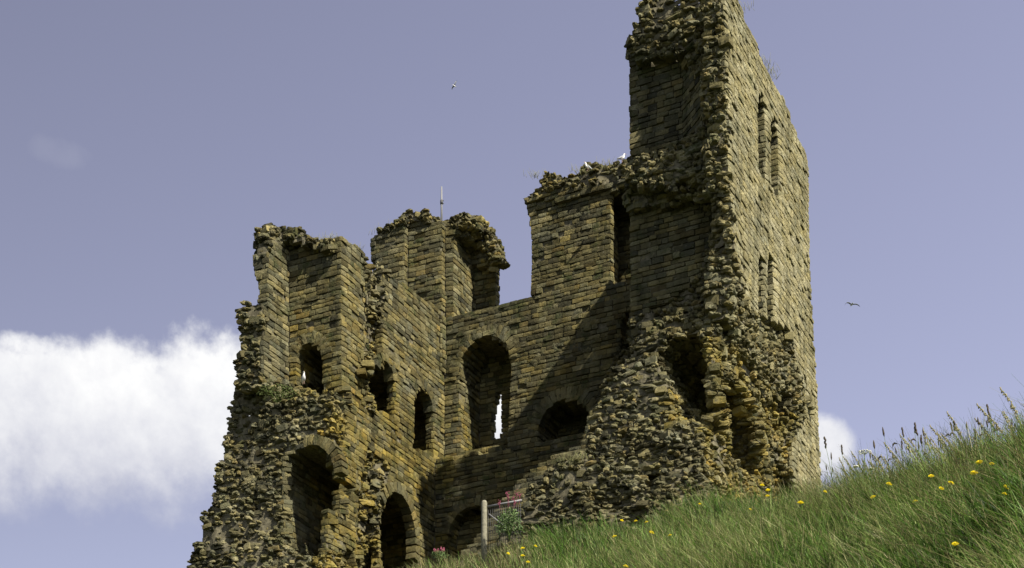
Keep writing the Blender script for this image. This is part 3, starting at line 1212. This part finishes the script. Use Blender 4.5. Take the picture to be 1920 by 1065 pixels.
for i, (px, py, s, lab) in enumerate(FL):
    o = proto_f if i == 0 else copy_tree(proto_f)
    p = ground_at_pixel(px, py + 14)
    d = p.y - (4.0 if px > 1450 else 1.9)
    o.location = at(px, py, d)
    o.rotation_euler = (rng.uniform(.5, .95), rng.uniform(-.3, .3), rng.uniform(-.5, .5))
    o.scale = (s * d / 38 * (1.4 if px > 1450 else 1.1),) * 3
    tag(o, lab, 'flower', 'yellow flowers in the grass')


# --- tall grass stalks on the skyline
def stalk_proto(kind, seed):
    r = random.Random(seed)
    t = empty('grass_stalk')
    H = 1.0
    bend = {'plume': .34, 'spike': .06, 'tuft': .10, 'hook': .16}[kind]
    pts = []
    for k in range(9):
        s = k / 8
        pts.append(Vector((-bend * s ** 2.6, 0, H * (s - .25 * bend * s ** 3))))
    if kind == 'hook':
        pts[-1] = pts[-2] + Vector((-.06, 0, .02))
    m = MB()
    m.tube(pts, [.009 - .0008 * k for k in range(9)], 4)
    for b in range(2):
        z = r.uniform(.15, .5)
        sx = r.choice((-1, 1))
        m.tube([(0, 0, z), (sx * .08, .02, z + .2), (sx * .2, .03, z + .26)], [.005, .004, .001], 4)
    m.build('stem', M_STEM, t)
    m = MB()
    top = pts[-1]
    dirv = (pts[-1] - pts[-2]).normalized()
    if kind == 'spike':
        m.tube([top - dirv * .04, top, top + dirv * .06, top + dirv * .1], [.005, .018, .014, .004], 6)
        mat = M_SEED
    elif kind == 'hook':
        p = [top - dirv * .02, top + dirv * .04, top + dirv * .07 + Vector((0, 0, -.03)), top + dirv * .08 + Vector((0, 0, -.09))]
        m.tube(p, [.006, .016, .016, .005], 6)
        mat = M_SEED
    elif kind == 'tuft':
        for k in range(5):
            c = top + Vector((r.uniform(-.03, .03), r.uniform(-.02, .02), .02 + .028 * k - .06))
            m.ball(c, (.019, .017, .026), 5, 3)
        mat = M_SEED
    else:
        for k in range(34):
            s = k / 33
            i = 5 + s * 3
            a = pts[int(min(7, i))].lerp(pts[int(min(8, i + 1))], i - int(i))
            o = Vector((r.uniform(-.03, .03), r.uniform(-.03, .03), r.uniform(-.05, .02))) * (1.1 - .6 * s)
            m.tube([a, a + o * .6, a + o * 1.0 + Vector((-.012, 0, -.012))], [.004, .012, .003], 4)
        mat = M_STRAW
    m.build('seed_head', mat, t)
    return t


PROT = {k: stalk_proto(k, i) for i, k in enumerate(('plume', 'spike', 'tuft', 'hook'))}
used = set()
STALK_LABEL = {
    'plume': 'tall pale grass stalk with a drooping straw plume on the skyline',
    'spike': 'thin upright grass stalk with a dark narrow seed spike on the skyline',
    'tuft': 'grass stalk with a clumped dark seed head against the sky',
    'hook': 'grass stalk with a dark hooked seed head against the sky'}
SK = [(1794, 762, 'plume'), (1862, 742, 'plume'), (1905, 712, 'plume'), (1697, 806, 'plume'), (1672, 816, 'plume'), (1610, 838, 'plume'), (1832, 790, 'plume'),
      (1756, 810, 'plume'), (1880, 760, 'plume'), (1735, 808, 'plume'), (1648, 828, 'plume'), (1912, 770, 'plume'),
      (1865, 764, 'tuft'), (1708, 800, 'tuft'), (1566, 830, 'tuft'), (1577, 842, 'tuft'), (1740, 842, 'tuft'), (1771, 850, 'tuft'), (1853, 812, 'tuft'), (1892, 800, 'tuft'),
      (1790, 800, 'hook'), (1848, 808, 'hook'), (1862, 800, 'hook'), (1880, 808, 'hook'), (1803, 838, 'hook'), (1815, 842, 'hook'),
      (1553, 858, 'spike'), (1551, 875, 'spike'), (1564, 884, 'spike'), (1668, 812, 'spike'), (1645, 826, 'spike'), (1780, 845, 'spike'), (1840, 800, 'spike'),
      (1825, 818, 'spike'), (1720, 835, 'spike'), (1870, 780, 'spike'), (1900, 790, 'spike'), (1690, 846, 'spike'), (1630, 852, 'spike'), (1760, 838, 'spike')]
for j in range(70):
    SK.append((rng.uniform(1560, 1915), None, ['plume', 'hook', 'plume', 'tuft', 'plume', 'spike', 'plume'][j % 7]))
for (px, py, kind) in SK:
    o = PROT[kind] if kind not in used else copy_tree(PROT[kind])
    used.add(kind)
    dc = float(np.interp(px, CREST[:, 0], CREST[:, 2]))
    d = dc - rng.uniform(-.1, .7)
    b = on_ground(px + (20 if kind == 'plume' else 4), d)
    if py is None:
        Hh = rng.uniform(.85, 1.35)
    else:
        Hh = max(.45, at(px, py, d).z - b.z)
    o.location = b - Vector((0, 0, .03))
    o.scale = (max(.7, Hh * .85), max(.7, Hh * .85), Hh * 1.02)
    o.rotation_euler = (rng.normal(0, .05), rng.normal(0, .07), rng.normal(0, .35))
    tag(o, STALK_LABEL[kind], 'grass stalk', 'seeding grass stalks, ' + {'plume': 'pale plumes', 'spike': 'dark spikes', 'tuft': 'dark clumps', 'hook': 'dark hooks'}[kind])


# --- white umbel plant
def umbel_plant():
    d = float(np.interp(1620, CREST[:, 0], CREST[:, 2])) - .5
    b = on_ground(1621, d)
    top = at(1621, 852, d)
    t = empty('cow_parsley', b)
    tag(t, 'white flat-topped umbel plant standing on the skyline right of the tall wall', 'wild plant')
    h = top.z - b.z
    m = MB()
    m.tube([(0, 0, 0), (.01, 0, h * .5), (0, 0, h)], [.012, .01, .007], 6)
    m.tube([(.01, 0, h * .45), (-.12, 0, h * .66), (-.2, 0, h * .78)], [.008, .006, .004], 5)
    m.tube([(.01, 0, h * .40), (.10, 0, h * .58), (.16, 0, h * .74)], [.008, .006, .004], 5)
    for k in range(10):
        a = 2 * math.pi * k / 10
        m.tube([(0, 0, h), (math.cos(a) * .08, math.sin(a) * .08, h + .05), (math.cos(a) * .12, math.sin(a) * .12, h + .055)], .0035, 4)
    m.build('stem', M_STEM, t)
    for (x, z, s, mat, nm) in ((0, h + .05, .15, M_UMBEL, 'umbel'), (-.2, h * .78, .06, M_UMBEL, 'umbel'), (.16, h * .74, .06, M_UMBEL, 'umbel')):
        m = MB()
        r = random.Random(int(x * 100) + 3)
        for k in range(60):
            a = r.uniform(0, 6.28); q = math.sqrt(r.random()) * s
            m.ball((x + math.cos(a) * q, math.sin(a) * q, z + .02 - .15 * q * q / s + r.uniform(-.01, .01)), (.016, .016, .009), 5, 3)
        m.build(nm, mat, t)


umbel_plant()

# --- wooden post with rail and wire mesh
def railing():
    d = 49.0
    b, top = at(908, 1030, d), at(907, 941, d)
    t = empty('railing', b)
    tag(t, 'grey wooden end post with metal rail and wire mesh by the low dark arch', 'railing')
    m = MB()
    w = .09
    H = top.z - b.z
    rings = []
    for k, (z, s) in enumerate([(-.4, 1), (H * .3, 1.0), (H * .7, .98), (H - .04, .97), (H, .88), (H + .035, .6)]):
        rings.append([Vector((w * s * math.cos(a), w * s * math.sin(a), z)) for a in [2 * math.pi * j / 10 for j in range(10)]])
    m.loft(rings)
    m.build('post', M_WOOD, t)
    A0 = at(914, 950, d) - b; A1 = at(978, 938, d - .4) - b
    m = MB(); m.tube([A0, A1], .035, 8)
    m.build('rail', M_METAL, t)
    B0 = at(917, 964, d) - b; B1 = at(960, 998, d - .3) - b
    m = MB(); m.tube([B0, B1], .022, 6)
    m.build('brace', M_METAL, t)
    m = MB()
    n = 16
    for k in range(n):
        s = (k + .5) / n
        p = A0.lerp(A1, s) + Vector((0, .02, 0))
        m.tube([p, Vector((p.x, p.y, 0))], .006, 4)
    for k in range(8):
        z = (k + .5) / 8
        m.tube([Vector((A0.x, A0.y + .03, A0.z * z)), Vector((A1.x, A1.y + .03, A0.z * z))], .006, 4)
    m.build('wire_mesh', M_WIRE, t)


railing()


# --- leafy plants
def leafy(name, label, cat, loc, rx, rz_, n, lmat, leaf=.06, seed=1):
    r = random.Random(seed)
    t = empty(name, loc)
    tag(t, label, cat)
    m = MB()
    for k in range(n):
        a = r.uniform(0, 6.28); q = r.random() ** .5
        zz = r.random()
        c = Vector((math.cos(a) * q * rx * (1 - .3 * zz), math.sin(a) * q * rx * .7, zz * rz_ * (1 - .4 * q * q)))
        d1 = Vector((r.uniform(-1, 1), r.uniform(-1, 1), r.uniform(-.2, 1))).normalized()
        d2 = d1.cross(Vector((r.uniform(-1, 1), r.uniform(-1, 1), r.uniform(-1, 1)))).normalized()
        l = leaf * r.uniform(.6, 1.3)
        m.add([c, c + d1 * l * .5 + d2 * l * .22, c + d1 * l, c + d1 * l * .5 - d2 * l * .22], [(0, 1, 2, 3)])
    m.build('foliage', lmat, t, smooth=False)
    m = MB()
    for k in range(14):
        a = r.uniform(0, 6.28)
        m.tube([(0, 0, -.25), (math.cos(a) * rx * .3, math.sin(a) * rx * .3, rz_ * .4), (math.cos(a) * rx * .7, math.sin(a) * rx * .5, rz_ * .8)], [.008, .006, .003], 4)
    m.build('stem', M_STEM, t)
    return t


vb = at(955, 998, 48.3)
val = leafy('valerian_plant', 'bushy pink-flowered valerian growing behind the rail beside the wooden post', 'wild plant', vb, .46, .72, 800, M_LEAF, .09, 4)
rr = random.Random(8)
for (px, py) in ((968, 926), (963, 934), (951, 927), (953, 934), (964, 941), (974, 928), (936, 943)):
    p = at(px, py, 48.1) - vb
    m = MB()
    for k in range(18):
        m.ball(p + Vector((rr.gauss(0, .025), rr.gauss(0, .025), rr.gauss(0, .035))), rr.uniform(.010, .018), 5, 3)
    m.tube([p, p + Vector((.02, .02, -.15)), (p.x * .7, p.y, .6)], [.006, .005, .004], 4)
    m.build('flower_head', M_PINK, val)
pc = at(823, 1046, 51.2)
pk = leafy('pink_wildflower', 'small clump of pink wildflowers in dry grass below the corner of the walls', 'wild plant', pc, .3, .25, 160, M_LEAF, .08, 5)
for (hx, hy) in ((-.12, 0), (-.03, .05), (.07, -.03), (.14, .03)):
    m = MB()
    for k in range(14):
        m.ball((hx + rr.gauss(0, .02), hy + rr.gauss(0, .02), .24 + rr.gauss(0, .025)), rr.uniform(.018, .03), 5, 3)
    m.build('flower_head', M_PINK, pk)
lp_ = at(520, 742, (on_v(520, 735, -1.2)[0] + U0) * -SA + (V0 - 1.2) * CA - .35)
leafy('ledge_plant', 'green leafy plant growing on the rubble ledge beside the perched gull', 'wild plant', lp_, .85, .28, 520, M_MOSS, .09, 6)


def dist_at(px, V):
    rx = (px - PX0) / F
    return (V + V0) / (rx * SA + CA)


# grass tufts on wall heads (too fine to count: one object)
def tufts():
    r = random.Random(5)
    spots = [(620, 446, .3), (605, 450, .2), (1142, 306, 7.0), (1130, 310, 7.0), (1005, 326, 7.2), (1085, 318, 7), (710, 432, 7), (740, 420, 7), (665, 462, 1.0), (1432, 118, 3.5), (1444, 140, 4), (1440, 128, 4.0),
             (1390, 10, 1.0), (500, 715, -1.3), (1090, 856, -1.0), (1075, 860, -1.1)]
    m = MB()
    for (px, py, V) in spots:
        c = at(px, py + 4, dist_at(px, V))
        for k in range(26):
            b = c + Vector((r.gauss(0, .18), r.gauss(0, .1), -.05))
            e = b + Vector((r.gauss(0, .10), r.gauss(0, .06), r.uniform(.1, .34)))
            m.tube([b, (b + e) / 2 + Vector((0, 0, .03)), e], [.006, .005, .002], 3)
    o = m.build('wall_grass', simple('wall_top_grass', (.17, .17, .07), .8, .3, 5))
    tag(o, 'sparse dry grass growing on the broken wall tops', 'grass', kind='stuff')


tufts()

# --- lightning rod on the turret
d = dist_at(828, 8.2)
b = at(828, 425, d); e = at(828, 350, d)
t = empty('lightning_rod', b)
tag(t, 'thin pale metal rod rising from the top of the corner turret', 'metal rod')
H = e.z - b.z
m = MB(); m.tube([(0, 0, -.3), (0, 0, H * .6), (0, 0, H)], [.042, .04, .03], 8); m.build('rod', M_METAL, t)
m = MB(); m.tube([(0, 0, H * .56), (0, 0, H * .66)], .06, 8); m.tube([(0, 0, H * .58), (.09, 0, H * .58)], .02, 5); m.tube([(0, 0, H * .65), (.09, 0, H * .65)], .02, 5)
m.build('clamp', M_WIRE, t)


# ------------------------------------------------------------------ gulls
def ring(c, d, a, b, ra, rb, n=10):
    return [c + a * ra * math.cos(2 * math.pi * j / n) + b * rb * math.sin(2 * math.pi * j / n) for j in range(n)]


def spine_loft(m, pts, n=10):
    """pts: (x, z, half width, half height); body in the xz plane facing +x"""
    P = [Vector((p[0], 0, p[1])) for p in pts]
    rings = []
    for i, p in enumerate(P):
        d = (P[min(i + 1, len(P) - 1)] - P[max(i - 1, 0)]).normalized()
        a = Vector((0, 1, 0)); b = d.cross(a)
        rings.append(ring(p, d, a, b, pts[i][2], pts[i][3], n))
    m.loft(rings)


def standing_gull(loc, rz, label, s=1.0):
    t = empty('seagull', loc, rz)
    t.scale = (s, s, s)
    tag(t, label, 'seagull', 'gulls perched on the ruin')
    m = MB()
    spine_loft(m, [(-.30, .12, .01, .006), (-.22, .14, .035, .02), (-.14, .17, .06, .05), (-.05, .20, .078, .085), (.04, .24, .082, .10), (.10, .30, .07, .085),
                   (.125, .36, .048, .055), (.13, .41, .04, .045), (.14, .45, .042, .045), (.165, .475, .036, .035), (.19, .475, .02, .02), (.2, .475, .008, .008)])
    m.build('body', M_WHITE, t)
    for sy in (-1, 1):
        m = MB()
        rings = []
        for (x, z, hw, hh) in ((.06, .28, .012, .03), (0, .255, .016, .065), (-.1, .215, .016, .06), (-.2, .17, .012, .035), (-.32, .125, .006, .012)):
            rings.append(ring(Vector((x, sy * (.078 - max(0, -x) * .12), z)), None, Vector((0, 1, 0)), Vector((0, 0, 1)), hw, hh, 8))
        m.loft(rings)
        m.build('wing', M_GREY, t)
        m = MB()
        m.tube([(.0, sy * .035, .17), (-.01, sy * .035, .08), (.0, sy * .035, .01)], [.012, .007, .007], 5)
        for a in (-.5, 0, .5):
            m.tube([(0, sy * .035, .008), (.06 * math.cos(a), sy * .035 + .06 * math.sin(a), .004)], [.007, .003], 4)
        m.build('leg', M_LEG, t)
    m = MB(); m.tube([(.19, 0, .475), (.225, 0, .472), (.25, 0, .46)], [.014, .011, .004], 6); m.build('beak', M_BEAK, t)
    return t


def flying_gull(loc, rz, label, s, wings, roll=0.0, pitch=0.0, name='seagull'):
    t = empty(name, loc, rz)
    t.scale = (s, s, s)
    t.rotation_euler = (roll, pitch, rz)
    tag(t, label, 'seagull', 'gulls flying beside the keep')
    m = MB()
    spine_loft(m, [(-.30, 0, .06, .006), (-.22, 0, .045, .02), (-.12, .0, .06, .05), (0, 0, .072, .07), (.1, .005, .062, .062), (.18, .015, .045, .046), (.23, .02, .04, .04), (.265, .015, .022, .022), (.28, .01, .008, .008)])
    m.build('body', M_WHITE, t)
    m = MB(); m.tube([(.27, 0, .012), (.3, 0, .008), (.325, 0, 0)], [.013, .01, .003], 6); m.build('beak', M_BEAK, t)
    for sy, prof in zip((-1, 1), wings):
        for seg, mat, nm in ((slice(0, len(prof) - 1), M_GREY, 'wing'), (slice(len(prof) - 2, len(prof)), M_DARK, 'wing_tip')):
            m = MB()
            rings = []
            for (yy, zz, xf, xb) in prof[seg]:
                c = Vector(((xf + xb) / 2, sy * yy, zz))
                rings.append(ring(c, None, Vector((1, 0, 0)), Vector((0, 0, 1)), (xf - xb) / 2, .012, 8))
            m.loft(rings)
            m.build(nm, mat, t)
    return t


def tl(px, py, V, dz=0.0):
    return at(px, py, dist_at(px, V)) + Vector((0, 0, dz))


standing_gull(tl(569, 720, -1.1), math.radians(-75), 'white gull standing in the small arched window above the rubble ledge', .8)
standing_gull(tl(1102, 320, 7.3), math.radians(200), 'white gull perched halfway along the ragged top of the wall stub', .62)
standing_gull(tl(1166, 303, 6.6), math.radians(10), 'white gull sitting where the wall stub meets the tall wall', .62)
WA = [(.05, .02, .12, -.08), (.25, .10, .15, -.06), (.42, .13, .13, -.04), (.58, .05, .05, -.07), (.70, -.06, -.03, -.08)]
WB = [(.05, .02, .12, -.08), (.25, .12, .15, -.05), (.42, .10, .12, -.05), (.55, -.04, .05, -.08), (.62, -.20, -.03, -.08)]
flying_gull(at(1597, 571, 135), math.radians(100), 'gull with arched wings flying right of the tall wall', 1.0, (WA, WB), .1, 0)
WC = [(.05, .02, .12, -.08), (.25, .14, .14, -.06), (.42, .22, .10, -.05), (.55, .28, .03, -.08), (.66, .30, -.04, -.09)]
flying_gull(at(852, 161, 230), math.radians(215), 'small distant gull gliding in the open sky above the turret', 1.0, (WC, WC), .55, -.2)

# ------------------------------------------------------------------ light, sky, camera
SUN_UVZ = Vector((.648, -.275, .71)).normalized()
sd = dirw(SUN_UVZ.x, SUN_UVZ.y)
S = Vector((sd[0], sd[1], SUN_UVZ.z)).normalized()
sun_d = bpy.data.lights.new('sun', 'SUN')
sun_d.energy = 5.0
sun_d.angle = math.radians(.5)
sun_d.color = (1.0, .93, .80)
sun = bpy.data.objects.new('sun', sun_d)
sun.rotation_euler = (-S).to_track_quat('-Z', 'Y').to_euler()
sun.location = S * 100
COL.objects.link(sun)
ELEV = math.asin(S.z)
ROT = math.atan2(S.x, S.y)

w = bpy.data.worlds.new('World')
scene.world = w
w.use_nodes = True
nt = w.node_tree
bg = nt.nodes['Background']
sky = nt.nodes.new('ShaderNodeTexSky')
sky.sky_type = 'NISHITA'
sky.sun_disc = False
sky.sun_elevation = ELEV
sky.sun_rotation = ROT
sky.air_density = 1.0
sky.dust_density = .15
hsv = N(nt, 'ShaderNodeHueSaturation', Saturation=.58, Hue=.536, Value=1.0)
nt.links.new(sky.outputs[0], hsv.inputs['Color'])
tc = nt.nodes.new('ShaderNodeTexCoord')
sx = nt.nodes.new('ShaderNodeSeparateXYZ')
nt.links.new(tc.outputs['Generated'], sx.inputs[0])


def mth(op, a, b=None, clamp=False):
    n = nt.nodes.new('ShaderNodeMath')
    n.operation = op
    n.use_clamp = clamp
    for i, v_ in enumerate((a, b)):
        if v_ is None:
            continue
        if isinstance(v_, (int, float)):
            n.inputs[i].default_value = v_
        else:
            nt.links.new(v_, n.inputs[i])
    return n.outputs[0]


# clouds by compass direction: azimuth (radians from north = +Y) and elevation
az = mth('ARCTAN2', sx.outputs['X'], sx.outputs['Y'])
el = mth('ARCSINE', sx.outputs['Z'])


def azel(px, py):
    x, y, z = (px - PX0) / F, 1.0, (PY0 - py) / F
    return math.atan2(x, y), math.asin(z / math.sqrt(x * x + y * y + z * z))


vec = nt.nodes.new('ShaderNodeCombineXYZ')
nt.links.new(az, vec.inputs[0]); nt.links.new(el, vec.inputs[1])
nz1 = noise(nt, vec.outputs[0], 16, 9, .6)
nz2 = noise(nt, vec.outputs[0], 50, 5, .6)


def blob(px, py, wpx, hpx, amp=1.0):
    a, e_ = azel(px, py)
    a2, _ = azel(px + wpx, py)
    _, e2 = azel(px, py - hpx)
    dx = mth('DIVIDE', mth('SUBTRACT', az, a), abs(a2 - a))
    dy = mth('DIVIDE', mth('SUBTRACT', el, e_), abs(e2 - e_))
    r2 = mth('ADD', mth('MULTIPLY', dx, dx), mth('MULTIPLY', dy, dy))
    return mth('MULTIPLY', mth('SUBTRACT', 1.0, r2), amp)


shape = None
for bl in ((190, 815, 350, 190, 1.0), (-160, 835, 300, 175, 1.0), (430, 790, 240, 165, .9), (760, 790, 420, 150, .9), (1180, 820, 330, 120, .9), (1525, 850, 80, 80, .9), (60, 650, 75, 32, .45)):
    q = blob(*bl)
    shape = q if shape is None else mth('MAXIMUM', shape, q)
dens = mth('ADD', shape, mth('MULTIPLY', mth('SUBTRACT', nz1, .5), 1.9))
dens = mth('ADD', dens, mth('MULTIPLY', mth('SUBTRACT', nz2, .5), .6))
_, e_b = azel(190, 900); _, e_t = azel(190, 700)
soft = mrange(nt, el, e_b, e_t, .95, .42)         # crisp billowed tops, ragged soft bases
mask0 = nt.nodes.new('ShaderNodeMapRange')
mask0.interpolation_type = 'SMOOTHSTEP'
mask0.inputs[1].default_value = -.08
nt.links.new(dens, mask0.inputs[0]); nt.links.new(soft, mask0.inputs[2])
puff = mth('ADD', blob(112, 285, 60, 34, 1.0), mth('MULTIPLY', mth('SUBTRACT', nz2, .5), 2.2))
mask = mth('MAXIMUM', mask0.outputs[0], mth('MULTIPLY', mrange(nt, puff, .0, 1.2), .06))
# undersides are greyer
_, e_lo = azel(190, 960); _, e_hi = azel(190, 680)
lift = mrange(nt, mth('ADD', el, mth('MULTIPLY', mth('SUBTRACT', nz1, .5), .10)), e_lo, e_hi)
bil = noise(nt, vec.outputs[0], 30, 6, .62)
lift = mth('ADD', mth('MULTIPLY', lift, .8), mth('MULTIPLY', mth('SUBTRACT', bil, .42), 1.1), True)
ccol = mixc(nt, lift, (3.7, 3.8, 4.5), (6.7, 6.7, 6.7))
# thin haze brightens the sky towards the sun side
hz = mrange(nt, az, -.32, .32, .84, 1.20)
hzc = nt.nodes.new('ShaderNodeCombineXYZ')
for i_ in range(3):
    nt.links.new(hz, hzc.inputs[i_])
skyc = mixc(nt, 1.0, hsv.outputs[0], hzc.outputs[0], 'MULTIPLY')
col = mixc(nt, mask, skyc, ccol)
nt.links.new(col, bg.inputs['Color'])
bg.inputs['Strength'].default_value = .076

cam_d = bpy.data.cameras.new('camera')
cam_d.sensor_width = 36
cam_d.sensor_fit = 'HORIZONTAL'
cam_d.lens = F / 1920 * 36
cam_d.shift_x = 0
cam_d.shift_y = (PY0 - 532.5) / 1920
cam_d.clip_start = .1
cam_d.clip_end = 20000
cam = bpy.data.objects.new('camera', cam_d)
cam.location = (0, 0, EYE)
cam.rotation_euler = (math.radians(90), 0, 0)
COL.objects.link(cam)
scene.camera = cam

vs_ = scene.view_settings
vs_.view_transform = 'Standard'
vs_.look = 'None'
vs_.exposure = 1.0
vs_.gamma = 1
